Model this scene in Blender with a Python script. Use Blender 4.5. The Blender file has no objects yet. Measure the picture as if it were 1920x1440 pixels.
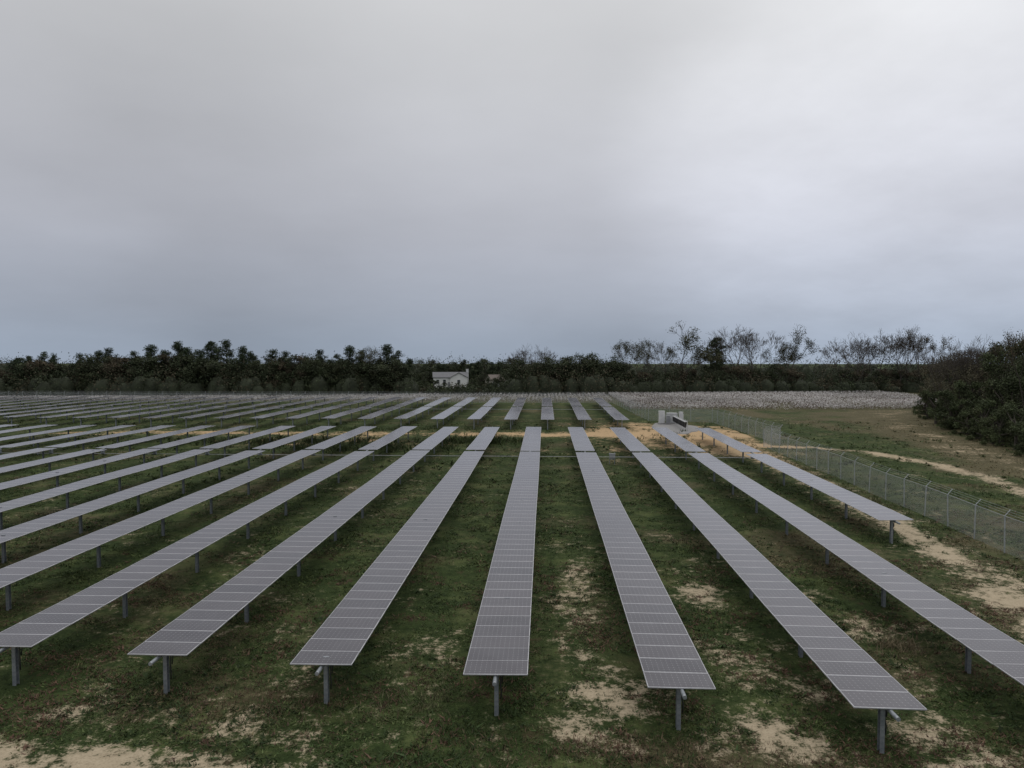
import bpy, math, numpy as np
from mathutils import Vector
R = math.radians
scene = bpy.context.scene
COL = scene.collection
rs = np.random.RandomState(11)

# ------------------------------------------------------------------ noise
TAB = np.random.RandomState(5).rand(256, 256)
def vn(x, y):
    xi = np.floor(x).astype(int); yi = np.floor(y).astype(int)
    fx = x - xi; fy = y - yi
    fx = fx*fx*(3-2*fx); fy = fy*fy*(3-2*fy)
    a = TAB[xi % 256, yi % 256]; b = TAB[(xi+1) % 256, yi % 256]
    c = TAB[xi % 256, (yi+1) % 256]; d = TAB[(xi+1) % 256, (yi+1) % 256]
    return (a*(1-fx)+b*fx)*(1-fy)+(c*(1-fx)+d*fx)*fy
def fbm(x, y, sc, octv=4):
    s = 0; a = 1; t = 0
    for i in range(octv):
        s = s + a*vn(x*sc+17.3*i, y*sc+9.1*i); t += a; a *= .55; sc *= 2.07
    return s/t
def gz(x, y):
    x = np.asarray(x, float); y = np.asarray(y, float)
    return (fbm(x, y, .12, 3)-.5)*.22 - .012*np.clip(y-225, 0, 1e5)
def blob(x, y, cx, cy, rx, ry):
    return np.exp(-((x-cx)/rx)**2-((y-cy)/ry)**2)
def polydist(x, y, pts):
    d = np.full(np.shape(x), 1e9)
    for (ax, ay), (bx, by) in zip(pts[:-1], pts[1:]):
        vx, vy = bx-ax, by-ay
        t = np.clip(((x-ax)*vx+(y-ay)*vy)/(vx*vx+vy*vy), 0, 1)
        d = np.minimum(d, np.hypot(x-ax-t*vx, y-ay-t*vy))
    return d
PATH = [(24, 92), (27, 89), (32, 88), (37, 84), (40, 76), (40.5, 68), (38.5, 58), (35.5, 48), (32, 36)]
TRACK = [(75, 155), (62, 134), (55, 112), (50.5, 92), (47.5, 72), (46, 50)]
INNER = [(17.8, 14), (19.6, 24), (21.4, 32), (22.8, 42), (23.9, 52), (24.2, 64), (24.0, 80), (23, 95)]
def sandf(x, y):
    n = fbm(x, y, .33, 5)
    n2 = fbm(x+50, y-30, .95, 4)
    s = 0.05
    s = s + .54*blob(x, y, 1.5, 33, 1.3, 11) + .40*blob(x, y, 7.0, 33, 1.4, 9) + .26*blob(x, y, 1.8, 23, 1.4, 4)
    s = s + .46*blob(x, y, 6.3, 21.6, 3.4, 1.9) + .28*blob(x, y, 8.5, 26, 2, 3)
    s = s + .52*blob(x, y, 12.2, 20.3, 3.4, 2.4) + .32*blob(x, y, 14, 27, 3, 5)
    s = s + 1.0*np.clip((20.6-.13*(x+16)-y)/1.2, 0, 1)*np.clip((-3-x)/4, 0, 1)
    s = s + .24*blob(x, y, -6, 21, 6, 2.) + .2*blob(x, y, -13, 21.5, 4, 1.6) + .22*blob(x, y, -3.5, 26, 2.5, 4)
    s = s + .42*blob(x, y, -15.5, 40, 2.2, 3) + .25*blob(x, y, -9.5, 30, 1.5, 4)
    s = s + .92*np.exp(-(polydist(x, y, INNER)/1.8)**2)
    s = s + .66*np.exp(-((y-100.8)/3.0)**2)*np.clip((30-x)/3, 0, 1)*np.clip((x+85)/30, 0, 1)*np.where(x < -12, 1., 1.45)
    s = s + 1.1*blob(x, y, 19, 105, 12, 13)*(x < 28)
    s = s + .45*blob(x, y, 8.5, 80, 2.5, 9) + .5*blob(x, y, -30, 92, 14, 5) + .55*blob(x, y, 20, 87, 7, 9)
    s = s + .92*np.exp(-(polydist(x, y, PATH)/1.4)**2)
    s = s + .42*np.exp(-(polydist(x, y, TRACK)/3.)**2)
    return s + (n-.5)*1.05 + (n2-.5)*1.05
def dryf(x, y):
    s = .22*blob(x, y, -9, 22, 3, 2)+.25*blob(x, y, 3, 20.2, 5, 1.2) + .02
    s = s + .95*np.exp(-(polydist(x, y, TRACK)/6.)**2)*.7 + .26*np.clip((y-108)/20, 0, 1)*(x > 36)
    return s + fbm(x-80, y+33, .22, 4)

# ------------------------------------------------------------------ mesh helpers
def nd_mesh(name, V, F, cols=None, mats=(), smooth=False, matidx=None):
    V = np.asarray(V, np.float32); F = np.asarray(F, np.int32)
    me = bpy.data.meshes.new(name)
    k = F.shape[1]
    me.vertices.add(len(V)); me.vertices.foreach_set("co", V.ravel())
    me.loops.add(F.size); me.loops.foreach_set("vertex_index", F.ravel())
    me.polygons.add(len(F))
    me.polygons.foreach_set("loop_start", np.arange(0, F.size, k, dtype=np.int32))
    if matidx is not None:
        me.polygons.foreach_set("material_index", np.asarray(matidx, np.int32))
    me.update(calc_edges=True)
    if smooth: me.polygons.foreach_set("use_smooth", np.ones(len(F), bool))
    if cols is not None:
        a = me.color_attributes.new("Col", 'FLOAT_COLOR', 'POINT')
        c = np.ones((len(V), 4), np.float32); c[:, :3] = cols
        a.data.foreach_set("color", c.ravel())
    for m in mats: me.materials.append(m)
    return me
def obj(name, data=None, loc=(0, 0, 0), parent=None, rot=(0, 0, 0), **props):
    o = bpy.data.objects.new(name, data)
    o.location = loc; o.rotation_euler = rot
    if parent is not None: o.parent = parent
    for k, v in props.items(): o[k] = v
    COL.objects.link(o)
    return o
BF = [(0, 3, 2, 1), (4, 5, 6, 7), (0, 1, 5, 4), (1, 2, 6, 5), (2, 3, 7, 6), (3, 0, 4, 7)]
class MB:
    """collects quads / polys into one mesh"""
    def __init__(s): s.v = []; s.f = []; s.m = []
    def box(s, c, d, m=0, rot=None):
        n = len(s.v)
        for z in (-.5, .5):
            for x, y in ((-.5, -.5), (.5, -.5), (.5, .5), (-.5, .5)):
                p = Vector((x*d[0], y*d[1], z*d[2]))
                if rot is not None: p.rotate(rot)
                s.v.append((p.x+c[0], p.y+c[1], p.z+c[2]))
        for f in BF: s.f.append([n+i for i in f]); s.m.append(m)
    def poly(s, pts, m=0):
        n = len(s.v); s.v += [tuple(p) for p in pts]; s.f.append(list(range(n, n+len(pts)))); s.m.append(m)
    def tube(s, pts, r, m=0, n=8, cap=True):
        pts = [Vector(p) for p in pts]; rings = []
        for i, p in enumerate(pts):
            d = (pts[min(i+1, len(pts)-1)]-pts[max(i-1, 0)]).normalized()
            u = d.orthogonal().normalized() if abs(d.z) > .9 else d.cross(Vector((0, 0, 1))).normalized()
            w = d.cross(u)
            b = len(s.v)
            for k in range(n):
                a = 2*math.pi*k/n
                q = p+(u*math.cos(a)+w*math.sin(a))*r
                s.v.append(tuple(q))
            rings.append(b)
        for a, b in zip(rings[:-1], rings[1:]):
            for k in range(n):
                s.f.append([a+k, a+(k+1) % n, b+(k+1) % n, b+k]); s.m.append(m)
        if cap:
            s.f.append([rings[0]+k for k in range(n)][::-1]); s.m.append(m)
            s.f.append([rings[-1]+k for k in range(n)]); s.m.append(m)
    def mesh(s, name, mats, smooth=False):
        me = bpy.data.meshes.new(name); me.from_pydata(s.v, [], s.f)
        me.polygons.foreach_set("material_index", s.m)
        if smooth: me.polygons.foreach_set("use_smooth", [True]*len(s.f))
        for m in mats: me.materials.append(m)
        me.update(); return me

# ------------------------------------------------------------------ materials
def mat(name):
    m = bpy.data.materials.new(name); m.use_nodes = True
    nt = m.node_tree; b = nt.nodes["Principled BSDF"]
    return m, nt, nt.nodes, nt.links, b
def nnode(N, t, **kw):
    n = N.new(t)
    for k, v in kw.items(): setattr(n, k, v)
    return n
def noise(N, L, vec, scale, detail=4, rough=.55):
    n = N.new("ShaderNodeTexNoise"); n.inputs["Scale"].default_value = scale
    n.inputs["Detail"].default_value = detail; n.inputs["Roughness"].default_value = rough
    if vec is not None: L.new(vec, n.inputs["Vector"])
    return n.outputs["Fac"]
def mth(N, L, op, a, b=None, c=None, clamp=False):
    n = N.new("ShaderNodeMath"); n.operation = op; n.use_clamp = clamp
    for i, v in enumerate((a, b, c)):
        if v is None: continue
        if isinstance(v, (int, float)): n.inputs[i].default_value = v
        else: L.new(v, n.inputs[i])
    return n.outputs[0]
def mix(N, L, fac, a, b, typ='MIX'):
    n = N.new("ShaderNodeMix"); n.data_type = 'RGBA'; n.blend_type = typ
    for s, v in ((n.inputs[0], fac), (n.inputs[6], a), (n.inputs[7], b)):
        if isinstance(v, (int, float)): s.default_value = v
        elif isinstance(v, tuple): s.default_value = (*v, 1)
        else: L.new(v, s)
    return n.outputs[2]
def sstep(N, L, v, lo, hi):
    n = N.new("ShaderNodeMapRange"); n.interpolation_type = 'SMOOTHSTEP'
    L.new(v, n.inputs[0]); n.inputs[1].default_value = lo; n.inputs[2].default_value = hi
    return n.outputs[0]
def simple(name, c1, c2, scale, rough=.6, metal=0., bump=0., spec=.5):
    m, nt, N, L, b = mat(name)
    co = N.new("ShaderNodeTexCoord").outputs["Object"]
    f = sstep(N, L, noise(N, L, co, scale, 5), .3, .7)
    L.new(mix(N, L, f, c1, c2), b.inputs["Base Color"])
    b.inputs["Roughness"].default_value = rough; b.inputs["Metallic"].default_value = metal
    b.inputs["Specular IOR Level"].default_value = spec
    if bump:
        bp = N.new("ShaderNodeBump"); bp.inputs["Strength"].default_value = bump
        L.new(f, bp.inputs["Height"]); L.new(bp.outputs[0], b.inputs["Normal"])
    return m
def vcmat(name, scale=1.5, rough=.75, spec=.2, lo=.6, hi=1.35):
    m, nt, N, L, b = mat(name)
    a = N.new("ShaderNodeAttribute"); a.attribute_name = "Col"
    co = N.new("ShaderNodeTexCoord").outputs["Object"]
    f = noise(N, L, co, scale, 3)
    mr = N.new("ShaderNodeMapRange"); L.new(f, mr.inputs[0]); mr.inputs[1].default_value = .3; mr.inputs[2].default_value = .7
    mr.inputs[3].default_value = lo; mr.inputs[4].default_value = hi
    v = N.new("ShaderNodeVectorMath"); v.operation = 'SCALE'; L.new(a.outputs["Color"], v.inputs[0]); L.new(mr.outputs[0], v.inputs["Scale"])
    L.new(v.outputs[0], b.inputs["Base Color"]); b.inputs["Roughness"].default_value = rough
    b.inputs["Specular IOR Level"].default_value = spec
    return m

M_GALV = simple("galvanised_steel", (.20, .22, .24), (.32, .34, .36), 9, .5, .55)
M_SHAFT = simple("weathered_shaft_steel", (.26, .27, .28), (.36, .36, .37), 5, .5, .2)
M_FENCE = simple("galvanised_fence_steel", (.28, .30, .31), (.40, .42, .43), 5, .55, .3)
M_FRAME = simple("aluminium_frame", (.38, .38, .40), (.48, .48, .50), 3, .4, .3)
M_BACK = simple("backsheet", (.45, .45, .46), (.55, .55, .55), 3, .7)
M_BLACK = simple("black_plastic", (.016, .016, .017), (.03, .03, .032), 6, .45)
M_WHITE = simple("white_painted_steel", (.52, .53, .54), (.64, .64, .64), 2, .4)
M_GREY = simple("grey_painted_steel", (.22, .23, .24), (.3, .31, .32), 2, .5)
M_PALE = simple("pale_grey_paint", (.38, .39, .40), (.48, .49, .49), 2, .5)
M_BARK = simple("bark", (.04, .034, .028), (.085, .075, .062), 4, .9, 0, .3, .2)
M_PALEBARK = simple("weathered_bark", (.055, .047, .04), (.11, .097, .085), 4, .9, 0, .3, .2)
M_LEAF = vcmat("foliage", .6, .75, .2, .6, 1.4)
M_WEED = vcmat("weed_leaves", 4)
M_GRAVEL = simple("gravel", (.16, .16, .165), (.3, .29, .28), 14, .9, 0, .5)
M_SIDING, nt, N, L, b = mat("white_siding")
co = N.new("ShaderNodeTexCoord").outputs["Object"]
w = nnode(N, "ShaderNodeTexWave", bands_direction='Z', wave_profile='SAW'); w.inputs["Scale"].default_value = 1.6; L.new(co, w.inputs["Vector"])
L.new(mix(N, L, w.outputs["Fac"], (.68, .68, .67), (.78, .78, .77)), b.inputs["Base Color"])
M_ROOF = simple("shingle_roof", (.12, .12, .13), (.2, .2, .21), 5, .9, 0, .3)
M_ROOFB = simple("brown_shingle_roof", (.12, .1, .09), (.18, .15, .13), 5, .9, 0, .3)
M_TAN = simple("tan_siding", (.26, .24, .21), (.34, .32, .28), 3, .8)
M_WIN = simple("window_glass", (.02, .025, .03), (.04, .045, .05), 1, .1)

# solar glass with cell grid
M_PV, nt, N, L, b = mat("photovoltaic_glass")
uv = N.new("ShaderNodeUVMap"); uv.uv_map = "UVMap"
sep = N.new("ShaderNodeSeparateXYZ"); L.new(uv.outputs[0], sep.inputs[0])
def cellax(s, n):
    f = mth(N, L, 'FRACT', mth(N, L, 'MULTIPLY', s, n))
    return mth(N, L, 'ABSOLUTE', mth(N, L, 'SUBTRACT', f, .5))   # .5 at the cell edge
au = cellax(sep.outputs[0], 12.0); av = cellax(sep.outputs[1], 6.0)
line = mth(N, L, 'MAXIMUM', sstep(N, L, au, .480, .490), sstep(N, L, av, .480, .490))
dia = sstep(N, L, mth(N, L, 'ADD', au, av), .89, .91)
bus = mth(N, L, 'MULTIPLY', sstep(N, L, cellax(sep.outputs[0], 36.0), .47, .49), .18)
msk = mth(N, L, 'MAXIMUM', mth(N, L, 'MAXIMUM', mth(N, L, 'MULTIPLY', line, .35), mth(N, L, 'MULTIPLY', dia, .85)), bus)
at = N.new("ShaderNodeAttribute"); at.attribute_name = "Col"
cell = mix(N, L, at.outputs["Fac"], (.030, .027, .036), (.056, .049, .058))
c = mix(N, L, msk, cell, (.32, .32, .34))
geo = N.new("ShaderNodeNewGeometry")
dust = noise(N, L, geo.outputs["Position"], .9, 5)
c = mix(N, L, mth(N, L, 'MULTIPLY_ADD', sstep(N, L, dust, .35, .75), .06, .02), c, (.31, .31, .32))
L.new(c, b.inputs["Base Color"])
L.new(mth(N, L, 'MULTIPLY_ADD', dust, .18, .08), b.inputs["Roughness"])
b.inputs["IOR"].default_value = 1.52
b.inputs["Sheen Weight"].default_value = .14; b.inputs["Sheen Roughness"].default_value = .3
b.inputs["Sheen Tint"].default_value = (.86, .88, .95, 1)

# ground
M_GROUND, nt, N, L, b = mat("ground_cover")
a = N.new("ShaderNodeAttribute"); a.attribute_name = "Col"
sp = N.new("ShaderNodeSeparateColor"); L.new(a.outputs["Color"], sp.inputs[0])
co = N.new("ShaderNodeTexCoord").outputs["Object"]
n1 = noise(N, L, co, .40, 6, .65); n2 = noise(N, L, co, 2.4, 8, .72); n3 = noise(N, L, co, 13, 4, .6); n5 = noise(N, L, co, .75, 7, .7); n6 = noise(N, L, co, .22, 5, .6)
green = mix(N, L, sstep(N, L, n2, .34, .68), (.021, .034, .010), (.050, .074, .023))
green = mix(N, L, sstep(N, L, n1, .47, .70), green, (.086, .106, .038))
green = mix(N, L, mth(N, L, 'MULTIPLY', sstep(N, L, n6, .54, .68), .5), green, (.115, .115, .052))
dry = mix(N, L, n2, (.070, .058, .034), (.165, .136, .080))
green = mix(N, L, mth(N, L, 'MULTIPLY', sstep(N, L, n5, .56, .68), .6), green, (.084, .050, .034))
dmask = mth(N, L, 'ADD', sp.outputs[1], mth(N, L, 'MULTIPLY', mth(N, L, 'SUBTRACT', n2, .5), .9))
cover = mix(N, L, mth(N, L, 'MULTIPLY', sstep(N, L, dmask, .54, .94), .8), green, dry)
cover = mix(N, L, mth(N, L, 'MULTIPLY', sstep(N, L, n3, .55, .3), .45), cover, (.012, .015, .006))
sand = mix(N, L, n2, (.31, .25, .165), (.50, .42, .305))
orange = mix(N, L, n2, (.36, .245, .13), (.54, .385, .23))
sand = mix(N, L, sp.outputs[2], sand, orange)
sand = mix(N, L, mth(N, L, 'MULTIPLY', sstep(N, L, n3, .45, .7), .35), sand, (.15, .115, .07))
smask = mth(N, L, 'ADD', sp.outputs[0], mth(N, L, 'ADD', mth(N, L, 'MULTIPLY', mth(N, L, 'SUBTRACT', n2, .5), 2.6), mth(N, L, 'MULTIPLY', mth(N, L, 'SUBTRACT', n3, .5), 1.2)))
L.new(mix(N, L, sstep(N, L, smask, .42, .96), cover, sand), b.inputs["Base Color"])
b.inputs["Roughness"].default_value = .95; b.inputs["Specular IOR Level"].default_value = .1
bp = N.new("ShaderNodeBump"); bp.inputs["Strength"].default_value = .7; bp.inputs["Distance"].default_value = .08
L.new(mth(N, L, 'ADD', n2, mth(N, L, 'MULTIPLY', n3, .5)), bp.inputs["Height"]); L.new(bp.outputs[0], b.inputs["Normal"])

# chain link (real open wire pattern)
M_LINK, nt, N, L, b = mat("chain_link_wire")
uv = N.new("ShaderNodeUVMap"); uv.uv_map = "UVMap"
sep = N.new("ShaderNodeSeparateXYZ"); L.new(uv.outputs[0], sep.inputs[0])
def wires(op):
    s = mth(N, L, op, sep.outputs[0], sep.outputs[1])
    f = mth(N, L, 'FRACT', mth(N, L, 'MULTIPLY', s, 14.0))
    return mth(N, L, 'LESS_THAN', f, .115)
al = mth(N, L, 'MAXIMUM', wires('ADD'), wires('SUBTRACT'))
b.inputs["Base Color"].default_value = (.46, .48, .49, 1); b.inputs["Metallic"].default_value = .1; b.inputs["Roughness"].default_value = .5
L.new(al, b.inputs["Alpha"])

# ------------------------------------------------------------------ ground sheet
def geo_out(a, bnd, step, k=1.16):
    o = []; v = a
    while v < bnd:
        v += step; step *= k; o.append(v)
    return o
xr = list(np.arange(-34, 34.01, .28)); xo = geo_out(34.3, 3500, .5, 1.06)
xs = np.array([-v for v in xo[::-1]]+xr+xo)
ys = np.array([-60, -40, -20, -5, 3, 8, 11, 13]+list(np.arange(14, 62, .28))+list(np.arange(62, 125, .55))+[125+v for v in geo_out(.6, 3800, .8, 1.035)])
GX, GY = np.meshgrid(xs, ys)
GZ = gz(GX, GY)
nx, ny = len(xs), len(ys)
V = np.stack([GX, GY, GZ], -1).reshape(-1, 3)
ii = np.arange(nx*ny).reshape(ny, nx)
F = np.stack([ii[:-1, :-1], ii[:-1, 1:], ii[1:, 1:], ii[1:, :-1]], -1).reshape(-1, 4)
sm = np.clip(sandf(GX, GY), -.4, 1.3); dm = np.clip(dryf(GX, GY), 0, 1)
org = np.clip((GY-60)/35, 0, 1)*np.clip((35-GX)/6, 0.25, 1)
cot = (((GY > 168) & (GX < 18)) | ((GY > 147) & (GX >= 18))) & (GY < 215+.16*GX)
sm[cot] = 0; dm[cot] = .8
far = GY > 235+.16*GX
sm[far] = -.4; dm[far] = .2
C = np.stack([sm, dm, org], -1).reshape(-1, 3)
obj("ground", nd_mesh("ground", V, F, C, [M_GROUND], True), kind="structure")

# gravel pad
mb = MB()
n = 40; pts = []
for i in range(n):
    t = 2*math.pi*i/n; r = 1+.12*math.sin(3*t+1)+.06*math.sin(7*t)
    x, y = 19.8+3.1*r*math.cos(t), 110+7.2*r*math.sin(t)
    pts.append((x, y, .12+.02))
mb.poly(pts)
for i in range(n):
    p, q = pts[i], pts[(i+1) % n]
    mb.poly([q, p, (19.8+(p[0]-19.8)*1.12, 110+(p[1]-110)*1.06, -.15), (19.8+(q[0]-19.8)*1.12, 110+(q[1]-110)*1.06, -.15)])
obj("gravel_pad", mb.mesh("gravel_pad", [M_GRAVEL]), kind="structure")

# ------------------------------------------------------------------ weeds
def tris_clump(px, py, npl, hgt, spread, palette, rng, up=.6, wid=(.18, .38)):
    n = len(px); k = npl
    bx = np.repeat(px, k)+rng.normal(0, 1, n*k)*np.repeat(spread, k)
    by = np.repeat(py, k)+rng.normal(0, 1, n*k)*np.repeat(spread, k)
    bz = gz(bx, by)
    h = np.repeat(hgt, k)*rng.uniform(.4, 1.1, n*k)
    a = rng.uniform(0, 2*np.pi, n*k); w = h*rng.uniform(wid[0], wid[1], n*k)
    tiltx = rng.normal(0, 1-up, n*k)*h*1.6; tilty = rng.normal(0, 1-up, n*k)*h*1.6
    z0 = bz-.01+rng.uniform(0, .35, n*k)*h
    p0 = np.stack([bx-np.cos(a)*w, by-np.sin(a)*w, z0], -1)
    p1 = np.stack([bx+np.cos(a)*w, by+np.sin(a)*w, z0], -1)
    p2 = np.stack([bx+tiltx, by+tilty, z0+h*up*1.2], -1)
    V = np.stack([p0, p1, p2], 1).reshape(-1, 3)
    c = np.repeat(palette, k, 0)*rng.uniform(.65, 1.4, (n*k, 1))
    return V, np.repeat(c, 3, 0)
def weed_field(n, y0, y1, hmin, hmax, spread, npl, seed, power=1.0):
    r = np.random.RandomState(seed)
    y = y0+(y1-y0)*r.uniform(0, 1, n)**power
    x = r.uniform(-.80, .76, n)*(y+2)
    sdf = sandf(x, y)
    keep = (sdf+r.normal(0, .16, n)) < .48
    dens = fbm(x+7, y-3, .8, 3)
    keep &= r.uniform(0, 1, n) < np.clip((dens-.32)*2.9, .06, 1)
    x, y = x[keep], y[keep]; dens = dens[keep]
    d = dryf(x, y)+r.normal(0, .12, len(x))
    g = fbm(x, y, .5, 3)+r.normal(0, .08, len(x))
    pal = np.where((g > .52)[:, None], np.array([[.076, .100, .034]]), np.array([[.036, .060, .017]]))
    pal = np.where((d > .73)[:, None], np.array([[.14, .118, .062]]), pal)
    pal = np.where(((d > .65) & (d < .73))[:, None], np.array([[.085, .056, .038]]), pal)
    h = r.uniform(hmin, hmax, len(x))*(.6+dens)
    return tris_clump(x, y, npl, h, np.full(len(x), spread), pal, r, .5)
def dark_weeds(n, y0, y1, seed, pal, thr, h=(.10, .26)):
    # leggy broad-leaved weeds growing in patches, also over the bare soil
    r = np.random.RandomState(seed)
    y = r.uniform(y0, y1, n); x = r.uniform(-.80, .76, n)*(y+2)
    f = fbm(x+seed*13, y-seed*7, .42, 4)+r.normal(0, .03, n)
    k = (f > thr) & (sandf(x, y) < .85); x, y = x[k], y[k]
    return tris_clump(x, y, 10, r.uniform(h[0], h[1], len(x)), np.full(len(x), .10), np.tile(np.array([pal]), (len(x), 1))*r.uniform(.7, 1.3, (len(x), 1)), r, .55, (.12, .3))
parts = [weed_field(85000, 17, 36, .035, .095, .07, 6, 1),
         weed_field(46000, 34, 64, .07, .15, .13, 5, 2),
         weed_field(40000, 62, 125, .08, .20, .25, 4, 3),
         dark_weeds(16000, 18, 62, 4, (.034, .054, .018), .565, (.08, .2)),
         dark_weeds(14000, 18, 40, 5, (.105, .062, .042), .57, (.07, .15)),
         dark_weeds(5000, 60, 120, 6, (.05, .07, .024), .57, (.2, .45))]
# taller ragged weeds
r = np.random.RandomState(9)
def patch(cx, cy, rx, ry, n, hh, col):
    x = r.normal(cx, rx, n); y = r.normal(cy, ry, n)
    return tris_clump(x, y, 9, r.uniform(.5, 1.1, n)*hh, np.full(n, .12), np.tile(np.array([col]), (n, 1)), r, .7, (.04, .12))
for p in [(-9, 22.6, 2.2, .8, 340, .18, (.12, .08, .052)), (2.5, 20.2, 3.2, .6, 520, .17, (.125, .086, .055)), (-8, 92, 2.5, 1.5, 260, .9, (.05, .07, .025)),
          (-22, 84, 6, 2, 260, .8, (.05, .07, .025)), (-35, 90, 9, 2, 350, .8, (.045, .06, .022)), (-30, 106, 14, 1.2, 400, .6, (.06, .08, .03)),
          (13.5, 28, .5, .4, 60, .35, (.16, .13, .08)), (-3.8, 23, .9, 1.4, 200, .2, (.10, .095, .05)), (25.2, 70, .5, 14, 400, .3, (.09, .09, .04)), (17, 98, 2, 3, 100, .5, (.05, .07, .025))]:
    parts.append(patch(*p))
V = np.concatenate([p[0] for p in parts]); C = np.concatenate([p[1] for p in parts])
obj("grass", nd_mesh("grass", V, np.arange(len(V)).reshape(-1, 3), C, [M_WEED]), kind="stuff")

# ------------------------------------------------------------------ leaf clouds
def leaves(cen, size, rng, flat=0.):
    n = len(cen)
    u = rng.normal(0, 1, (n, 3)); u[:, 2] *= (1-flat); u /= np.linalg.norm(u, axis=1, keepdims=True)
    v = rng.normal(0, 1, (n, 3)); v -= (v*u).sum(1, keepdims=True)*u; v /= np.linalg.norm(v, axis=1, keepdims=True)
    s = (size*rng.uniform(.6, 1.35, n))[:, None]
    V = np.stack([cen-u*s, cen-v*s*.5, cen+u*s, cen+v*s*.5], 1).reshape(-1, 3)
    return V, np.arange(4*n).reshape(-1, 4)
# cotton
r = np.random.RandomState(21)
def cotton(n, xa, xb, f0, f1):
    x = r.uniform(xa, xb, n); t = r.uniform(0, 1, n)
    y0 = f0(x); y1 = f1(x)
    y = y0+(y1-y0)*t
    row = np.round(x/.97)*.97
    x = row+r.normal(0, .22, n)
    keep = fbm(x, y, .12, 3)+r.normal(0, .1, n) > .30
    return x[keep], y[keep]
xa, ya = cotton(90000, -175, 16, lambda x: 168+0*x, lambda x: 199+.16*x-6)
xb, yb = cotton(140000, 17, 96, lambda x: 146+.03*(x-17), lambda x: 199+.16*x-5)
x = np.concatenate([xa, xb]); y = np.concatenate([ya, yb])
z = gz(x, y)+r.uniform(.15, .95, len(x))
V, F = leaves(np.stack([x, y, z], -1), .10, r)
pc = fbm(x, y, .06, 2); pd = fbm(x+40, y, .16, 3)
wh = (r.uniform(0, 1, len(x)) < (.26+.46*(z > .5))*(.6+.85*pd))
c = np.where(wh[:, None], np.array([[.66, .635, .63]]), np.array([[.13, .095, .08]]))*(.75+.5*pc[:, None])
obj("cotton_field", nd_mesh("cotton_field", V, F, np.repeat(c, 4, 0), [vcmat("cotton_bolls", 3, .9, .1, .85, 1.1)]), kind="stuff")

# ------------------------------------------------------------------ solar rows
IB = MB()
H0 = 1.36
IB.box((0, -.075, H0/2-.2), (.13, .012, H0+.4)); IB.box((0, .075, H0/2-.2), (.13, .012, H0+.4)); IB.box((0, 0, H0/2-.2), (.012, .138, H0+.4))
IB.box((0, 0, H0+.02), (.20, .10, .035)); IB.box((-.085, 0, H0+.09), (.02, .08, .12)); IB.box((.085, 0, H0+.09), (.02, .08, .12)); IB.box((0, 0, H0+.158), (.19, .08, .016))
POST = IB.mesh("post", [M_GALV])
CB = MB()
CB.tube([(.10, .1, 1.42), (.13, .05, 1.2), (.12, 0.05, .9), (.15, .02, .75), (.13, .05, .5)], .022, 0, 6)
CB.tube([(.14, .12, 1.42), (.19, .08, 1.25), (.17, .06, 1.0)], .02, 0, 6)
CABLE = CB.mesh("cable", [M_BLACK], True)
DM = MB(); DM.box((0, 0, 1.2), (.26, .30, .34)); DM.tube([(-.2, 0, .98), (.2, 0, .98)], .09, 0, 10); DM.box((0, 0, 1.03), (.16, .2, .12))
DRIVE = DM.mesh("gear_drive", [M_GALV])
PW = 1.98
def module_array(X, seg, Y0, seed):
    rg = np.random.RandomState(seed+int(seg[0]*7))
    ycs = np.arange(seg[0]+.5, seg[1]-.4, 1.009)
    n = len(ycs)
    zoff = (vn(ycs*.11, np.full(n, seed*3.7))-.5)*.10
    roll = (vn(ycs*.05+9, np.full(n, seed*1.3))-.5)*R(1.6)+rg.normal(0, R(.12), n)
    ptch = rg.normal(0, R(.10), n)
    xo = (vn(ycs*.07, np.full(n, seed*5.1+4))-.5)*.05
    hx, hy, fw, th = PW/2, .499, .022, .04
    loc = np.array([(-hx, -hy, 0), (hx, -hy, 0), (hx, hy, 0), (-hx, hy, 0),
                    (-hx+fw, -hy+fw, 0), (hx-fw, -hy+fw, 0), (hx-fw, hy-fw, 0), (-hx+fw, hy-fw, 0),
                    (-hx, -hy, -th), (hx, -hy, -th), (hx, hy, -th), (-hx, hy, -th)])
    P = np.tile(loc, (n, 1, 1))
    P[:, :, 2] += P[:, :, 0]*np.tan(roll)[:, None]+P[:, :, 1]*np.tan(ptch)[:, None]+zoff[:, None]+1.56
    P[:, :, 0] += xo[:, None]; P[:, :, 1] += (ycs-Y0)[:, None]
    Fb = np.array([(4, 5, 6, 7), (0, 1, 5, 4), (1, 2, 6, 5), (2, 3, 7, 6), (3, 0, 4, 7), (0, 8, 9, 1), (1, 9, 10, 2), (2, 10, 11, 3), (3, 11, 8, 0), (8, 11, 10, 9)])
    F = (Fb[None]+12*np.arange(n)[:, None, None]).reshape(-1, 4)
    mi = np.tile([0, 1, 1, 1, 1, 1, 1, 1, 1, 2], n)
    val = np.repeat(np.clip(rg.normal(.45, .25, n), 0, 1), 12)[:, None]*np.ones((1, 3))
    me = nd_mesh("panel_array", P.reshape(-1, 3), F, val, [M_PV, M_FRAME, M_BACK], False, mi)
    uvl = me.uv_layers.new(name="UVMap")
    u = np.zeros((n, 10, 4, 2), np.float32); u[:, 0] = [(0, 0), (1, 0), (1, 1), (0, 1)]
    uvl.data.foreach_set("uv", u.ravel())
    return me
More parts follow.
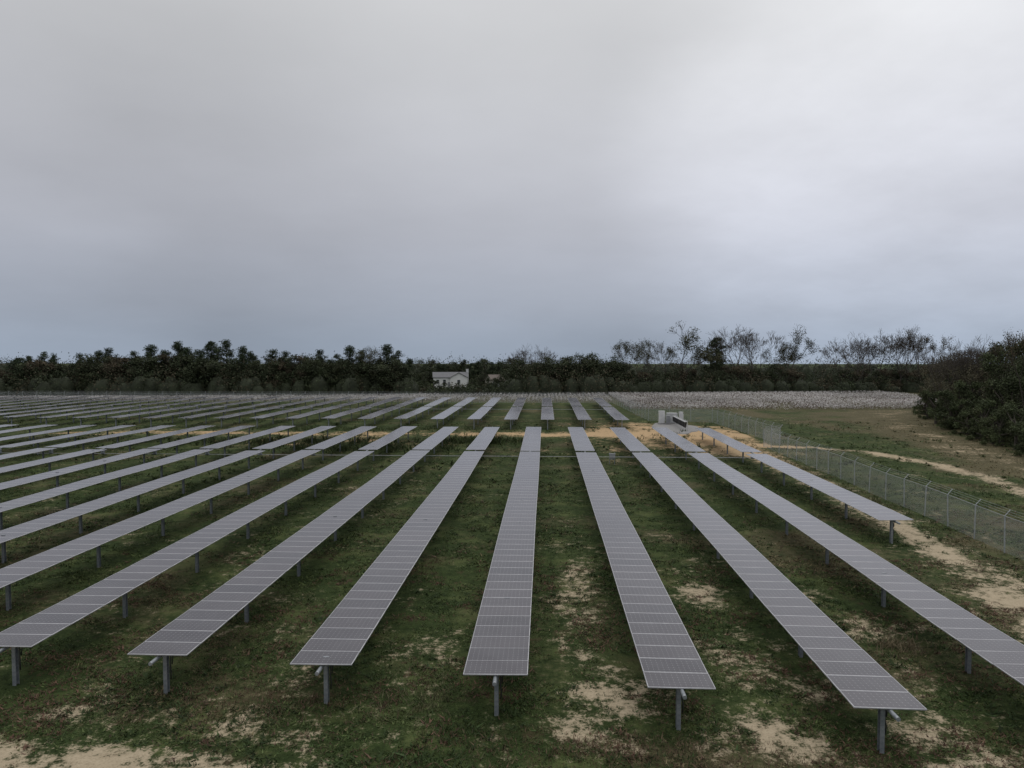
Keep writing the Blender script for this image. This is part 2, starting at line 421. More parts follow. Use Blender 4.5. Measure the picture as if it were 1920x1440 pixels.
def solar_row(X, segs, seed, label, group, near=False):
    Y0 = segs[0][0]; Y1 = segs[-1][1]
    e = obj("solar_panel_row", None, (X, Y0, 0), label=label, category="solar panels", group=group)
    for sg in segs: obj("panel_array", module_array(X, sg, Y0, seed), parent=e)
    t = MB(); t.tube([(0, -.42 if near else -.2, 1.445), (0, Y1-Y0+.25, 1.445)], .062, 0, 12)
    obj("torque_tube", t.mesh("torque_tube", [M_GALV], False), parent=e)
    y = Y0+.55; i = 0
    while y < Y1:
        obj("post", POST, (0, y-Y0, float(gz(X, y))), parent=e); y += 6.45; i += 1
    if len(segs) > 1: obj("gear_drive", DRIVE, (0, (segs[0][1]+segs[1][0])/2-Y0, 0), parent=e)
    if near: obj("cable", CABLE, (0, .55, 0), parent=e)
ends = {-3: 22.9, -2: 22.45, -1: 22.0, 0: 21.55, 1: 20.97, 2: 19.98, 3: 19.0, 4: 43.0}
for k in range(-14, 5):
    X = -1.5+5.54*k
    ys0 = ends.get(k, 22.9+.42*(-3-k))
    lab = "long flat row of grey solar panels on steel posts in grass"
    if k == 4: lab = "shorter row of solar panels beside the sandy track and fence"
    solar_row(X, [(ys0, 72.0), (72.62, 96.3)], k+40, lab, "rows of solar panels in front of the sandy road", ys0 < 60)
for k in range(-24, 3):
    X = .4+5.54*k
    solar_row(X, [(107.2, 133.3), (134.0, 161)], k+90, "long flat row of solar panels by the cotton field", "rows of solar panels behind the sandy road")
def shaft(xa, xb, Y, label):
    m = MB(); m.tube([(xa, Y, .98), (xb, Y, .98)], .026, 0, 8)
    x = xa
    while x < xb+.1: m.box((x, Y, .98), (.16, .10, .10)); x += 5.54
    obj("drive_shaft", m.mesh("drive_shaft", [M_SHAFT]), label=label, category="drive shaft", group="drive shafts linking the solar rows")
shaft(-1.5-5.54*14, -1.5+5.54*4, 72.31, "thin steel drive shaft running across under the solar rows")
shaft(.4-5.54*24, .4+5.54*2, 133.65, "thin steel drive shaft crossing solar rows near the cotton field")

# combiner box on a stand
e = obj("combiner_box", None, (6.9, 74, float(gz(6.9, 74))), label="small grey electrical box on a steel stand by the drive shaft", category="electrical box")
m = MB(); m.box((-.25, 0, .55), (.06, .06, 1.3)); m.box((.25, 0, .55), (.06, .06, 1.3)); m.box((0, 0, .5), (.5, .04, .05))
obj("stand", m.mesh("stand", [M_GALV]), parent=e)
m = MB(); m.box((0, -.13, .85), (.6, .2, .5)); m.box((0, -.245, .85), (.54, .02, .44)); m.box((.2, -.265, .85), (.03, .02, .1)); m.box((0, -.13, 1.115), (.66, .26, .02))
obj("cabinet", m.mesh("cabinet", [M_GREY]), parent=e)

# inverter rack
e = obj("inverter_rack", None, (20.6, 104.9, .13), label="line of string inverters mounted on a galvanised steel rack", category="inverter rack")
m = MB()
for i in range(7): m.box((0, i*1.6, .75), (.08, .08, 1.5))
for zz in (.45, 1.0, 1.4): m.box((-.06, 4.8, zz), (.04, 9.8, .06))
obj("rack_frame", m.mesh("rack_frame", [M_PALE]), parent=e)
m = MB(); m.box((0, 0, -.04), (.26, .50, .70)); m.box((-.14, 0, .0), (.03, .4, .45))
for s in (-.18, -.06, .06, .18): m.box((-.15, s, -.28), (.03, .03, .16))
m.box((-.02, 0, -.45), (.16, .4, .12)); m.box((0, 0, .35), (.40, .74, .05), 1)
IM = m.mesh("inverter", [M_BLACK, M_PALE])
for i in range(9):
    o = obj("inverter", IM, (-.24, .4+i*1.15, .98), parent=e)
def cabinet(x, y, w, d, h, label, mm):
    e = obj("transformer_cabinet", None, (x, y, .14), label=label, category="electrical cabinet", group="electrical cabinets on the gravel pad")
    m = MB(); m.box((0, 0, .06), (w+.3, d+.3, .12), 1); m.box((0, 0, .12+h/2), (w, d, h)); m.box((0, 0, h+.14), (w+.08, d+.08, .04))
    for i in range(6): m.box((w/2+.04, -d*.35+i*d*.14, .12+h*.5), (.08, .03, h*.6))
    obj("housing", m.mesh("housing", [mm, M_GRAVEL]), parent=e)
    m = MB(); 
    for s in (-1, 1): m.box((s*w*.245, -d/2-.015, .12+h*.48), (w*.46, .03, h*.86)); m.box((s*.06, -d/2-.045, .12+h*.5), (.03, .03, .16))
    obj("door", m.mesh("door", [mm]), parent=e)
cabinet(18.6, 115.6, .9, .7, 1.9, "tall white electrical cabinet with double doors on gravel", M_WHITE)
cabinet(20.4, 116.6, 1.6, 1.0, 1.5, "pale grey transformer cabinet on a concrete base", M_PALE)
cabinet(19.5, 115.0, .6, .5, 1.2, "small grey electrical cabinet beside the inverters", M_GREY)
cabinet(21.8, 116.4, .6, .5, 1.7, "narrow white electrical cabinet beside the transformer", M_WHITE)

# ------------------------------------------------------------------ fence
def fence(poly, step, label, arm=1):
    e = obj("chain_link_fence", None, (poly[0][0], poly[0][1], 0), label=label, category="fence", group="chain-link fences around the solar field")
    ox, oy = poly[0]
    pb = MB(); pb.tube([(0, 0, -.3), (0, 0, 2.15)], .036, 0, 8); pb.tube([(0, 0, 2.13), (.30*arm, 0, 2.48)], .024, 0, 6)
    PM = pb.mesh("post", [M_FENCE])
    V = []; F = []; UV = []; wires = MB(); s = 0.
    for (ax, ay), (bx, by) in zip(poly[:-1], poly[1:]):
        Ln = math.hypot(bx-ax, by-ay); n = max(1, round(Ln/step))
        ang = math.atan2(by-ay, bx-ax)
        pts = []
        for i in range(n+1):
            x = ax+(bx-ax)*i/n; y = ay+(by-ay)*i/n; g = float(gz(x, y)); pts.append((x-ox, y-oy, g))
            if i < n or (bx, by) == poly[-1]:
                obj("post", PM, (x-ox, y-oy, g), parent=e, rot=(R(rs.normal(0, .9)), R(rs.normal(0, .9)), ang-math.pi/2))
        for p, q in zip(pts[:-1], pts[1:]):
            b0 = len(V); l = Ln/n
            V += [(p[0], p[1], p[2]+.03), (q[0], q[1], q[2]+.03), (q[0], q[1], q[2]+2.1), (p[0], p[1], p[2]+2.1)]
            F.append((b0, b0+1, b0+2, b0+3)); UV += [(s, 0), (s+l, 0), (s+l, 2.07), (s, 2.07)]; s += l
        px, py = math.sin(ang), -math.cos(ang)
        wires.tube([(p[0], p[1], p[2]+2.11) for p in pts], .014, 0, 5)
        for t in (.35, .68, 1.):
            wires.tube([(p[0]+px*.3*t*arm, p[1]+py*.3*t*arm, p[2]+2.13+.35*t) for p in pts], .006, 0, 4)
    me = nd_mesh("wire_mesh", V, F, None, [M_LINK]); u = me.uv_layers.new(name="UVMap"); u.data.foreach_set("uv", np.array(UV, np.float32).ravel())
    obj("wire_mesh", me, parent=e)
    obj("barbed_wire", wires.mesh("barbed_wire", [M_FENCE]), parent=e)
fence([(26.0, 27), (26.6, 60), (26.6, 88.5), (29.2, 90.5), (27.6, 120), (17.4, 122), (15.6, 165)], 3.0, "tall galvanised chain-link fence with barbed wire beside the sandy track")
fence([(15.6, 165.4), (-165, 165.4)], 3.4, "distant chain-link fence between the solar field and the cotton")

# ------------------------------------------------------------------ trees
def tubes(segs, n=5):
    S = np.array([(*a, *b, r0, r1) for a, b, r0, r1 in segs])
    A = S[:, :3]; B = S[:, 3:6]; D = B-A; D /= np.linalg.norm(D, axis=1, keepdims=True)+1e-9
    ref = np.where(np.abs(D[:, 2:3]) > .9, np.array([[1., 0, 0]]), np.array([[0, 0, 1.]]))
    U = np.cross(D, ref); U /= np.linalg.norm(U, axis=1, keepdims=True); W = np.cross(D, U)
    a = 2*np.pi*np.arange(n)/n
    ring = U[:, None]*np.cos(a)[None, :, None]+W[:, None]*np.sin(a)[None, :, None]
    V = np.concatenate([A[:, None]+ring*S[:, 6][:, None, None], B[:, None]+ring*S[:, 7][:, None, None]], 1)
    k = np.arange(n); Fb = np.stack([k, (k+1) % n, (k+1) % n+n, k+n], -1)
    F = (Fb[None]+2*n*np.arange(len(S))[:, None, None]).reshape(-1, 4)
    return V.reshape(-1, 3), F
def branching(rng, H, levels, spread, trunk_frac, r0, ratio=.74, kids=(2, 3), upbias=.25, rmin=.012):
    segs = []; tips = []
    def grow(p, d, ln, r, lv):
        ns = 3 if lv > 1 else 2
        for i in range(ns):
            d = (d+Vector(rng.normal(0, .13, 3))+Vector((0, 0, .04))).normalized()
            q = p+d*ln/ns; r2 = max(r*(.86 if ns == 3 else .8), rmin)
            segs.append((tuple(p), tuple(q), r, r2)); p = q; r = r2
            if lv <= 2: tips.append(tuple(p))
        if lv == 0: return
        k = rng.randint(kids[0], kids[1]+1)
        a0 = rng.uniform(0, 6.28)
        for j in range(k):
            a = a0+j*2*math.pi/k+rng.normal(0, .4); sp = spread*rng.uniform(.6, 1.25)
            o = d.orthogonal().normalized(); o2 = d.cross(o)
            nd = (d*math.cos(sp)+(o*math.cos(a)+o2*math.sin(a))*math.sin(sp)+Vector((0, 0, upbias*.5))).normalized()
            grow(p, nd, ln*ratio*rng.uniform(.75, 1.15), max(r*.72, rmin), lv-1)
    grow(Vector((0, 0, -.2)), Vector((0, 0, 1)), H*trunk_frac, r0, levels)
    top = max(s[1][2] for s in segs); k = H/top
    segs = [(tuple(np.array(a)*k), tuple(np.array(b_)*k), c_, d_) for a, b_, c_, d_ in segs]
    return segs, np.array(tips)*k
def cols(n, base, rng, var, cen):
    c = np.array([base])*rng.uniform(1-var, 1+var, (n, 1))
    cl = vn(cen[:, 0]*.7+cen[:, 2]*.5, cen[:, 1]*.7+cen[:, 2]*.6)
    warm = vn(cen[:, 0]*.35+7, cen[:, 2]*.4+cen[:, 1]*.35)
    c = c*(.6+.8*cl[:, None])*(1+np.clip(warm-.55, 0, 1)[:, None]*np.array([[.5, .15, .1]]))
    return np.repeat(c, 4, 0)
def make_pine(seed, H=14.):
    rng = np.random.RandomState(seed)
    segs = []; p = np.zeros(3); p[2] = -.2; lean = rng.normal(0, .02, 2); n = 8; path = []
    for i in range(n):
        q = p+np.array([lean[0]*H/n+rng.normal(0, .05), lean[1]*H/n+rng.normal(0, .05), (H-.9)/n])
        segs.append((tuple(p), tuple(q), .24*(1-i/n*.8), .24*(1-(i+1)/n*.8))); path.append(p); p = q
    path.append(p); path = np.array(path)
    cen = []
    nb = rng.randint(28, 40); base = rng.uniform(.26, .46)
    for i in range(nb):
        t = base+(1-base)*(i/nb)**.95; z = t*(H-.6)
        o = np.array([np.interp(z, path[:, 2], path[:, k]) for k in range(3)])
        prof = min(1, ((1-t)/(1-base))**rng.uniform(.6, 1.)*1.25)*(.5+.5*min(1, (t-base)/.15+.3))
        L_ = H*.165*prof*rng.uniform(.35, 1.4)+.2
        a = rng.uniform(0, 6.28); el = rng.uniform(.0, .8)
        d = np.array([math.cos(a)*math.cos(el), math.sin(a)*math.cos(el), math.sin(el)])
        e_ = o+d*L_; segs.append((tuple(o), tuple(e_), .055, .02))
        for f in ((.5, 1.0) if L_ > 1.0 else (1.0,)):
            c0 = o+d*L_*f
            g = rng.normal(0, 1, (64, 3)); g = np.clip(g, -1.6, 1.6)
            cen.append(c0+g*np.array([.44, .44, .34])*rng.uniform(.55, 1.25))
    cen.append(path[-1]+np.clip(rng.normal(0, 1, (60, 3)), -1.5, 1.5)*np.array([.36, .36, .5]))
    cen = np.concatenate(cen)
    return segs, cen, .17, (.036, .052, .026), M_BARK
def make_leafy(seed, H=18., dens=15, base=(.055, .058, .028), sig=.45, size=.16):
    rng = np.random.RandomState(seed)
    segs, tips = branching(rng, H, 5, R(33), .27, .40, .78, (2, 3), .25, .035)
    cen = np.repeat(tips, dens, 0)+np.clip(rng.normal(0, sig, (len(tips)*dens, 3)), -.8, .8)
    keep = vn(cen[:, 0]*.5+seed, cen[:, 2]*.5+cen[:, 1]*.3) > .26
    return segs, cen[keep], size, base, M_BARK
def make_bare(seed, H=17.):
    rng = np.random.RandomState(seed)
    segs, tips = branching(rng, H, 6, R(28), .24, .36, .79, (2, 4), .22, .022)
    sel = tips[rng.uniform(0, 1, len(tips)) < .12]
    cen = sel+rng.normal(0, .1, sel.shape)
    return segs, cen, .08, (.075, .06, .042), M_PALEBARK
def make_dense(seed, H=11., base=(.042, .053, .026), n=6200, size=.17, wid=.36, low=.12, sparse=False):
    rng = np.random.RandomState(seed)
    segs = [((0, 0, -.2), (0, 0, H*.5), .26, .14)]
    cen = []; lob = rng.randint(20, 30)
    for i in range(lob):
        t = rng.uniform(low, .9); rad = H*wid*math.sqrt(max(.05, 1-((t-.42)/.58)**2))*rng.uniform(.2, 1.05)
        a = rng.uniform(0, 6.28); c0 = np.array([math.cos(a)*rad, math.sin(a)*rad, t*H])
        segs.append(((0, 0, min(H*.45, c0[2]*.6)), tuple(c0), .09, .025))
        for j in range(3):
            e_ = c0+rng.normal(0, H*.04, 3); segs.append((tuple(c0), tuple(e_), .022, .012))
        k = n//lob; d = rng.normal(0, 1, (k, 3)); d /= np.linalg.norm(d, axis=1, keepdims=True)
        rr = H*rng.uniform(.07, .16)
        jag = 1+.4*(vn(d[:, 0]*3+i*7, d[:, 2]*3+d[:, 1]*2+i)-.5)*2
        cen.append(c0+d*(rr*jag[:, None]*rng.uniform(.35, 1.04, (k, 1)))*np.array([1, 1, .85]))
    cen = np.concatenate(cen); cen = cen[cen[:, 2] > .1]
    return segs, cen, size, base, M_BARK
def build(data, seed):
    segs, cen, size, base, bark = data
    rng = np.random.RandomState(seed+500)
    V, F = tubes(segs, 5 if len(segs) < 800 else 3)
    tm = nd_mesh("trunk", V, F, None, [bark], True)
    V, F = leaves(cen, size, rng)
    cm = nd_mesh("crown", V, F, cols(len(cen), base, rng, .28, cen), [M_LEAF])
    return tm, cm
LIB = {
 "pine": [build(make_pine(s), s) for s in range(8)],
 "leafy": [build(make_leafy(s), s) for s in (11, 12, 13)],
 "sparse": [build(make_leafy(s, 18., 6, (.07, .06, .035)), s) for s in (14, 15)],
 "bare": [build(make_bare(s), s) for s in (21, 22, 23, 24)],
 "dense": [build(make_dense(s), s) for s in (31, 32, 33, 34, 35)],
 "brown": [build(make_dense(s, 11., (.072, .062, .040), 5000, .17), s) for s in (41, 42)],
 "wood": [build(make_dense(s, 13., (.052, .066, .030), 12000, .14, .34, .05), s) for s in (51, 52, 53)],
 "woodbrown": [build(make_dense(s, 13., (.086, .080, .050), 9000, .13, .36, .05), s) for s in (54, 55)],
 "shrub": [build(make_dense(s, 5., (.060, .076, .034), 6500, .10, .5, .05), s) for s in (61, 62)],
}
NOM = dict(pine=14., leafy=18., sparse=18., bare=17., dense=11., brown=11., wood=13., woodbrown=13., shrub=5.)
INFO = dict(
 pine=("pine_tree", "tall dark green pine with a ragged crown in the tree line", "pine tree"),
 leafy=("broadleaf_tree", "tall spreading tree with thin autumn foliage behind the cotton field", "tree"),
 sparse=("broadleaf_tree", "half-bare spreading tree with sparse brownish leaves", "tree"),
 bare=("bare_tree", "leafless tree with fine branches against the sky", "bare tree"),
 dense=("broadleaf_tree", "dense dark green tree in the tree line", "tree"),
 brown=("broadleaf_tree", "brownish autumn tree in the dark tree line", "tree"),
 wood=("broadleaf_tree", "dense green tree at the edge of the woods by the field", "tree"),
 woodbrown=("broadleaf_tree", "thinning brownish tree at the edge of the woods", "tree"),
 shrub=("shrub", "rounded green shrub at the foot of the woods", "shrub"))
trng = np.random.RandomState(77)
def tree(kind, X, Y, H, wide=1.):
    name, lab, cat = INFO[kind]
    e = obj(name, None, (X, Y, float(gz(X, Y))), label=lab, category=cat, group=cat+"s around the solar field")
    tm, cm = LIB[kind][trng.randint(len(LIB[kind]))]
    s = H/NOM[kind]; e.scale = (s*wide, s*wide, s); e.rotation_euler = (0, 0, trng.uniform(0, 6.28))
    obj("trunk", tm, parent=e); obj("crown", cm, parent=e)
def line(bear, off=0.):
    X = (200+off)*bear/(1-.16*bear); return X, 200+off+.16*X
def top(px, dy, off=0):      # height needed to reach a given skyline
    X, Y = line((px-1022)/1350., off); return X, Y, 11.35+(663-dy)/1350.*Y
def T(kind, px, py, off=6, wide=1.):
    X, Y, H = top(px, py, off); tree(kind, X, Y, H, wide)
for px, py in [(20, 668), (55, 659), (72, 664), (130, 662), (160, 656), (190, 652), (235, 658), (265, 645), (290, 655), (322, 638), (340, 650), (352, 655), (385, 638), (398, 648), (412, 635), (440, 648), (455, 658), (470, 665), (500, 655), (528, 658), (570, 668), (602, 656), (628, 664), (655, 647), (672, 656), (718, 645), (745, 657), (765, 672), (1338, 632)]:
    T("pine", px, py-2, 5+trng.uniform(-2, 6), trng.uniform(1.0, 1.3))
for px in range(-18, 778, 12):
    lim = 664 if 140 < px < 470 else (667 if 470 <= px < 755 else 673)
    T(["dense", "pine", "dense", "brown", "dense", "pine"][trng.randint(6)], px+trng.uniform(-6, 6), lim+trng.uniform(-6, 18), trng.uniform(0, 7), trng.uniform(1.1, 1.6))
T("leafy", 690, 650, 5); T("leafy", 560, 664, 5)
for px, py in [(975, 668), (990, 676), (1005, 672), (1024, 668), (1040, 662), (1062, 657), (1088, 655), (1112, 658), (1136, 660), (1155, 672)]:
    T("dense", px, py, 3, 1.3)
T("bare", 988, 643, 8, .9); T("bare", 1022, 644, 9, .9)
T("leafy", 1178, 638, 4, .9); T("leafy", 1222, 636, 8, .85); T("leafy", 1275, 606, 5, 1.15); T("sparse", 1205, 655, 9, .9); T("sparse", 1250, 640, 9, .8)
T("dense", 1335, 650, 7, .6)
T("bare", 1388, 607, 6, 1.1); T("bare", 1420, 614, 8, 1.); T("leafy", 1470, 612, 6, 1.); T("sparse", 1305, 665, 8, .8); T("leafy", 1455, 640, 9, .7)
for px, py in [(1564, 632), (1596, 620), (1632, 616), (1668, 611), (1692, 624)]: T("bare", px, py, 2, 1.05)
T("sparse", 1712, 615, -2, .9); T("sparse", 1735, 630, -6, .8)
for px in range(1165, 1760, 20):
    if 1490 < px < 1560: continue
    T(["dense", "dense", "brown"][trng.randint(3)], px, 689+trng.uniform(-9, 6), trng.uniform(0, 5), 1.3)
# wood at the edge of the grass field
def W(kind, px, Y, H, wide=1.): tree(kind, (px-1022)/1350.*Y, Y, H, wide)
for px, Y, H in [(1745, 150, 11.5), (1762, 132, 12.6), (1800, 122, 13.2), (1838, 116, 12.6), (1878, 108, 13.4), (1915, 100, 14), (1950, 94, 13.5), (1860, 130, 13.8), (1920, 122, 14.5), (1980, 108, 14.5), (1815, 140, 12.5)]:
    W("woodbrown" if px in (1762, 1800, 1838, 1745, 1815) else "wood", px, Y, H)
W("bare", 1775, 124, 14.6, .9); W("sparse", 1850, 110, 14.6, .7); W("sparse", 1893, 98, 14.4, .6); W("bare", 1815, 118, 14.4, .8); W("bare", 1748, 128, 13, .8)
for px, Y, H in [(1722, 128, 4.5), (1738, 119, 5.5), (1765, 111, 6), (1795, 104, 5.2), (1822, 97, 5.5), (1850, 91, 4.6), (1882, 87, 5.4), (1912, 82, 4.8), (1945, 79, 5.2), (1975, 75, 5), (1718, 138, 5), (1900, 92, 6.6), (1840, 102, 6.5), (1780, 112, 7.5), (1870, 99, 8)]:
    W("shrub", px, Y, H)

# undergrowth and distant woods as masses
def mass(name, pts, seed, q=300, size=.24, base=(.040, .051, .026), jg=.6):
    rng = np.random.RandomState(seed); cen = []; cc = []; cv = []; cf = []; 
    th = np.linspace(0, 2*np.pi, 9)[:-1]
    for (X, Y, H, Rr) in pts:
        g = float(gz(X, Y))
        d = rng.normal(0, 1, (q, 3)); d /= np.linalg.norm(d, axis=1, keepdims=True); d[:, 2] = np.abs(d[:, 2])
        jag = 1+jg*(vn(d[:, 0]*2.5+X, d[:, 2]*2.5+d[:, 1]*2+Y)-.5)*2
        c_ = np.array([X, Y, g])+d*np.array([Rr, Rr, H])*rng.uniform(.5, 1.04, (q, 1))*jag[:, None]
        cen.append(c_)
        b_ = np.array(base) if rng.uniform() < .72 else np.array([.074, .064, .040])
        cc.append(np.tile(b_*rng.uniform(.75, 1.3), (q, 1)))
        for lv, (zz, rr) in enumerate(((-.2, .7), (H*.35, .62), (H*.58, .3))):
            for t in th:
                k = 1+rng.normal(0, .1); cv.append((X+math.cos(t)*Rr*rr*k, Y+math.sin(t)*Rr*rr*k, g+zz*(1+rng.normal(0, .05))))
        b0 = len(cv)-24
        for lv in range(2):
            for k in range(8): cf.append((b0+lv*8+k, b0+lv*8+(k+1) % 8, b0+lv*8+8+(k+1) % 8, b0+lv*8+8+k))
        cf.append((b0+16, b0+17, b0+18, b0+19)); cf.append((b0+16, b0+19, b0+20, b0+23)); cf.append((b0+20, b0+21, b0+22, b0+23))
    cen = np.concatenate(cen); cc = np.concatenate(cc)
    V, F = leaves(cen, size, rng)
    cc = np.repeat(cc*rng.uniform(.7, 1.3, (len(cc), 1)), 4, 0)
    nV = len(V); V = np.concatenate([V, np.array(cv)]); F = np.concatenate([F, np.array(cf)+nV])
    cc = np.concatenate([cc, np.tile([[.024, .030, .016]], (len(cv), 1))])  # inner cores coloured dark, standing in for shade deep in the foliage
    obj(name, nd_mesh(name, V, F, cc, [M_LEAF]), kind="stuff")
pts = []
for i in range(430):
    bear = -.82+1.36*(i+trng.uniform(0, 1))/430.; px = 1022+1350*bear
    if px < 775: h = trng.uniform(3., 9.)
    elif px < 955: h = trng.uniform(1.8, 3.2)
    elif px < 1160: h = trng.uniform(4, 8.5)
    elif px < 1500: h = trng.uniform(3, 6.5)
    else: h = trng.uniform(2.5, 5.5)
    X, Y = line(bear, trng.uniform(-5, 4))
    pts.append((X, Y, h, min(3.6, h*trng.uniform(.4, .8))))
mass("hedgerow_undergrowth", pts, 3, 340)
pts = []
for i in range(520):
    X = -330+700*(i+trng.uniform(0, 1))/520; Y = trng.uniform(285, 330)
    h = trng.uniform(7, 11) if trng.uniform() < .8 else trng.uniform(11, 12.); pts.append((X, Y, h, trng.uniform(3, 4.5)))
for i in range(300):
    X = -900+1900*(i+trng.uniform(0, 1))/300; Y = trng.uniform(560, 640)
    pts.append((X, Y, trng.uniform(10, 13), trng.uniform(5, 8)))
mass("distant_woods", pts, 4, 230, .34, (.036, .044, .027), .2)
for px in range(792, 965, 13):
    Yp = 262+trng.uniform(-8, 12); tree(["pine", "dense"][trng.randint(2)], (px-1022)/1350.*Yp, Yp, 11.8-(675+trng.uniform(-7, 7)-663)/1350.*Yp, 1.5)

# ------------------------------------------------------------------ houses
def house(X, Y, rot, w, d, eave, ridge, wing, label, roofm, wallm, chim=True):
    e = obj("house", None, (X, Y, float(gz(X, Y))), rot=(0, 0, rot), label=label, category="house", group="houses behind the hedgerow")
    m = MB()
    def gable_walls(cx, cy, w, d, axis):
        x0, x1, y0, y1 = cx-w/2, cx+w/2, cy-d/2, cy+d/2
        m.poly([(x0, y0, -.2), (x1, y0, -.2), (x1, y0, eave), (x0, y0, eave)]); m.poly([(x1, y1, -.2), (x0, y1, -.2), (x0, y1, eave), (x1, y1, eave)])
        m.poly([(x0, y1, -.2), (x0, y0, -.2), (x0, y0, eave), (x0, y1, eave)]); m.poly([(x1, y0, -.2), (x1, y1, -.2), (x1, y1, eave), (x1, y0, eave)])
        if axis == 'x':
            m.poly([(x0, y1, eave), (x0, y0, eave), (x0, cy, ridge)]); m.poly([(x1, y0, eave), (x1, y1, eave), (x1, cy, ridge)])
        else:
            m.poly([(x0, y0, eave), (x1, y0, eave), (cx, y0, ridge)]); m.poly([(x1, y1, eave), (x0, y1, eave), (cx, y1, ridge)])
    rf = MB()
    def slab(a, b_, c_, dd):
        t = .14; n = len(rf.v); rf.v += [a, b_, c_, dd]+[(p[0], p[1], p[2]+t) for p in (a, b_, c_, dd)]
        for f in BF: rf.f.append([n+i for i in f]); rf.m.append(0)
    def gable_roof(cx, cy, w, d, axis, lift=0):
        o = .35
        if axis == 'x':
            k = (ridge-eave)/(d/2); ze = eave-k*o+lift
            for s in (-1, 1): slab((cx-w/2-o, cy+s*(d/2+o), ze), (cx+w/2+o, cy+s*(d/2+o), ze), (cx+w/2+o, cy, ridge+lift), (cx-w/2-o, cy, ridge+lift))
        else:
            k = (ridge-eave)/(w/2); ze = eave-k*o+lift
            for s in (-1, 1): slab((cx+s*(w/2+o), cy-d/2-o, ze), (cx+s*(w/2+o), cy+d/2, ze), (cx, cy+d/2, ridge+lift), (cx, cy-d/2-o, ridge+lift))
    gable_walls(0, 0, w, d, 'x'); gable_roof(0, 0, w, d, 'x')
    wx = w/2-wing/2-.2
    if wing:
        gable_walls(wx, -d/2-.8, wing, 3.6, 'y'); gable_roof(wx, -d/2-.3, wing, 4.6, 'y', .02)
    obj("wall", m.mesh("wall", [wallm]), parent=e)
    ro = obj("roof", rf.mesh("roof", [roofm]), parent=e)
    if chim:
        c_ = MB(); c_.box((w*.5+.3, .6, ridge/2), (.8, 1.0, ridge+2.0)); c_.box((w*.5+.3, .6, ridge+1.04), (.95, 1.15, .1))
        obj("chimney", c_.mesh("chimney", [M_WHITE]), parent=ro)
    wm = MB(); wm.box((0, 0, 0), (.9, .05, 1.2)); wfr = MB()
    for s in (-1, 1): wfr.box((s*.5, -.03, 0), (.1, .08, 1.4)); wfr.box((0, -.03, s*.65), (.9, .08, .1))
    wfr.box((0, -.035, 0), (.9, .04, .06))
    WM = wm.mesh("window", [M_WIN]); WF = wfr.mesh("frame", [M_WHITE])
    for x in (-w*.38, -w*.18, w*.12):
        o = obj("window", WM, (x, -d/2-.03, eave*.6), parent=e); obj("frame", WF, parent=o)
    if wing:
        o = obj("window", WM, (wx, -d/2-2.63, eave*.6), parent=e); obj("frame", WF, parent=o)
    dm = MB(); dm.box((0, 0, 1.0), (1., .06, 2.1)); dm.box((.38, -.05, 1.), (.06, .06, .06))
    obj("door", dm.mesh("door", [M_GREY]), (-.4, -d/2-.035, 0), parent=e)
house(-31.8, 240, R(10), 11, 5.6, 3.7, 5.2, 5.4, "white house with grey gabled roof and white chimney behind hedge", M_ROOF, M_SIDING)
house(-17.6, 252, R(35), 5, 5, 2.4, 4.2, 0, "small pale house with a brown gabled roof among trees", M_ROOFB, M_TAN, False)
for px, Y, H in [(790, 226, 6.2), (902, 228, 5.6), (916, 236, 4.0), (928, 230, 4.0), (940, 232, 6), (812, 224, 3.6), (832, 222, 2.6), (856, 220, 2.4), (886, 224, 4.4), (955, 224, 7)]:
    tree("dense", (px-1022)/1350.*Y, Y, H, 1.15)

# ------------------------------------------------------------------ camera
cam = bpy.data.cameras.new("camera"); co_ = bpy.data.objects.new("camera", cam); COL.objects.link(co_)
cam.sensor_width = 36; cam.lens = 1350/1920*36; cam.clip_end = 6000; cam.clip_start = .1
co_.location = (0, 0, 11.35); co_.rotation_euler = (R(90-2.42), 0, R(2.63))
scene.camera = co_

# ------------------------------------------------------------------ world
w = bpy.data.worlds.new("World"); scene.world = w; w.use_nodes = True
N = w.node_tree.nodes; L = w.node_tree.links; N.clear()
out = N.new("ShaderNodeOutputWorld"); bg = N.new("ShaderNodeBackground"); bg.inputs[1].default_value = 1
sky = N.new("ShaderNodeTexSky"); sky.sky_type = 'NISHITA'; sky.sun_disc = False
sky.sun_elevation = R(58); sky.sun_rotation = R(23); sky.air_density = 1.5; sky.dust_density = 3
tc = N.new("ShaderNodeTexCoord"); d = tc.outputs["Generated"]
sp = N.new("ShaderNodeSeparateXYZ"); L.new(d, sp.inputs[0])
z = mth(N, L, 'MAXIMUM', sp.outputs[2], 0.)
ramp = N.new("ShaderNodeValToRGB"); L.new(z, ramp.inputs[0]); ramp.color_ramp.interpolation = 'B_SPLINE'
el = ramp.color_ramp.elements
el[0].position = 0; el[0].color = (.310, .370, .460, 1)
el[1].position = 1; el[1].color = (1.2, 1.2, 1.2, 1)
for p, c_ in ((.06, (.350, .395, .480)), (.16, (.465, .480, .545)), (.30, (.570, .578, .612)), (.42, (.630, .636, .650)), (.6, (.80, .80, .81))):
    e_ = el.new(p); e_.color = (*c_, 1)
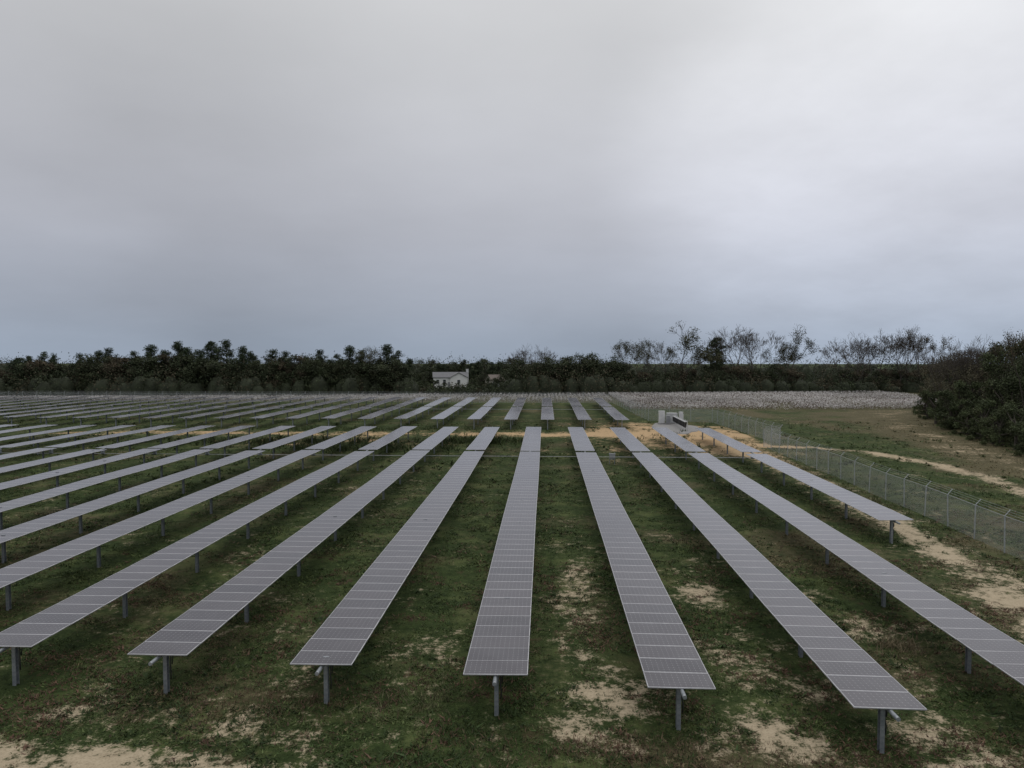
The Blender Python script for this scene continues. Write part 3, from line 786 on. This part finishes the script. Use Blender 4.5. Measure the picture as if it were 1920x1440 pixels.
# cloud layer seen in perspective
den = mth(N, L, 'ADD', z, .26)
cx = mth(N, L, 'DIVIDE', sp.outputs[0], den); cy = mth(N, L, 'DIVIDE', sp.outputs[1], den)
cb = N.new("ShaderNodeCombineXYZ"); L.new(mth(N, L, 'MULTIPLY_ADD', cy, .35, mth(N, L, 'ADD', cx, 7.3)), cb.inputs[0]); L.new(mth(N, L, 'MULTIPLY_ADD', cx, -.35, mth(N, L, 'ADD', cy, 2.6)), cb.inputs[1])
cb.inputs[2].default_value = .37
c1 = noise(N, L, cb.outputs[0], .6, 5, .5); c2 = noise(N, L, cb.outputs[0], 1.7, 6, .55)
# long low stratus streaks
mp = N.new("ShaderNodeMapping"); mp.inputs["Scale"].default_value = (1.4, 1.4, 4.5); mp.inputs["Rotation"].default_value = (R(3), R(6), R(20)); L.new(d, mp.inputs[0])
c3 = noise(N, L, mp.outputs[0], 1.7, 6, .52)
lowz = sstep(N, L, z, .42, .05)
cl = mth(N, L, 'ADD', mth(N, L, 'MULTIPLY', mth(N, L, 'SUBTRACT', c1, .5), .18), mth(N, L, 'MULTIPLY', mth(N, L, 'SUBTRACT', c2, .5), .18))
cl = mth(N, L, 'ADD', cl, mth(N, L, 'MULTIPLY', mth(N, L, 'SUBTRACT', c3, .5), mth(N, L, 'MULTIPLY_ADD', lowz, .24, .07)))
# bright thin cloud towards the hidden sun, heavier cloud to the other side
def lobe(v, lo, hi):
    n = N.new("ShaderNodeVectorMath"); n.operation = 'DOT_PRODUCT'; L.new(d, n.inputs[0])
    v = Vector(v).normalized(); n.inputs[1].default_value = v
    return sstep(N, L, n.outputs["Value"], lo, hi)
l1 = mth(N, L, 'MULTIPLY', lobe((.41, .90, .21), .93, 1.0), mth(N, L, 'MULTIPLY_ADD', c2, .5, .10))
l2 = mth(N, L, 'MULTIPLY', lobe((-.60, .80, .16), .86, 1.0), -.15)
l3 = mth(N, L, 'MULTIPLY', lobe((-.7, .7, .02), .93, 1.0), .16)
tot = mth(N, L, 'ADD', mth(N, L, 'ADD', mth(N, L, 'ADD', cl, l1), mth(N, L, 'ADD', l2, l3)), 1.0)
sc = N.new("ShaderNodeVectorMath"); sc.operation = 'SCALE'; L.new(ramp.outputs[0], sc.inputs[0]); L.new(tot, sc.inputs["Scale"])
ns = N.new("ShaderNodeVectorMath"); ns.operation = 'SCALE'; L.new(sky.outputs[0], ns.inputs[0]); ns.inputs["Scale"].default_value = .07
L.new(mix(N, L, .95, ns.outputs[0], sc.outputs[0]), bg.inputs[0]); L.new(bg.outputs[0], out.inputs[0])

sl = bpy.data.lights.new("sun", 'SUN'); sl.energy = .5; sl.angle = R(40); sl.color = (1, .96, .9)
so = bpy.data.objects.new("sun", sl); COL.objects.link(so)
so.rotation_euler = Vector((-math.sin(R(23))*math.cos(R(58)), -math.cos(R(23))*math.cos(R(58)), -math.sin(R(58)))).to_track_quat('-Z', 'Y').to_euler()
scene.view_settings.view_transform = 'Standard'; scene.view_settings.look = 'None'; scene.view_settings.exposure = 0
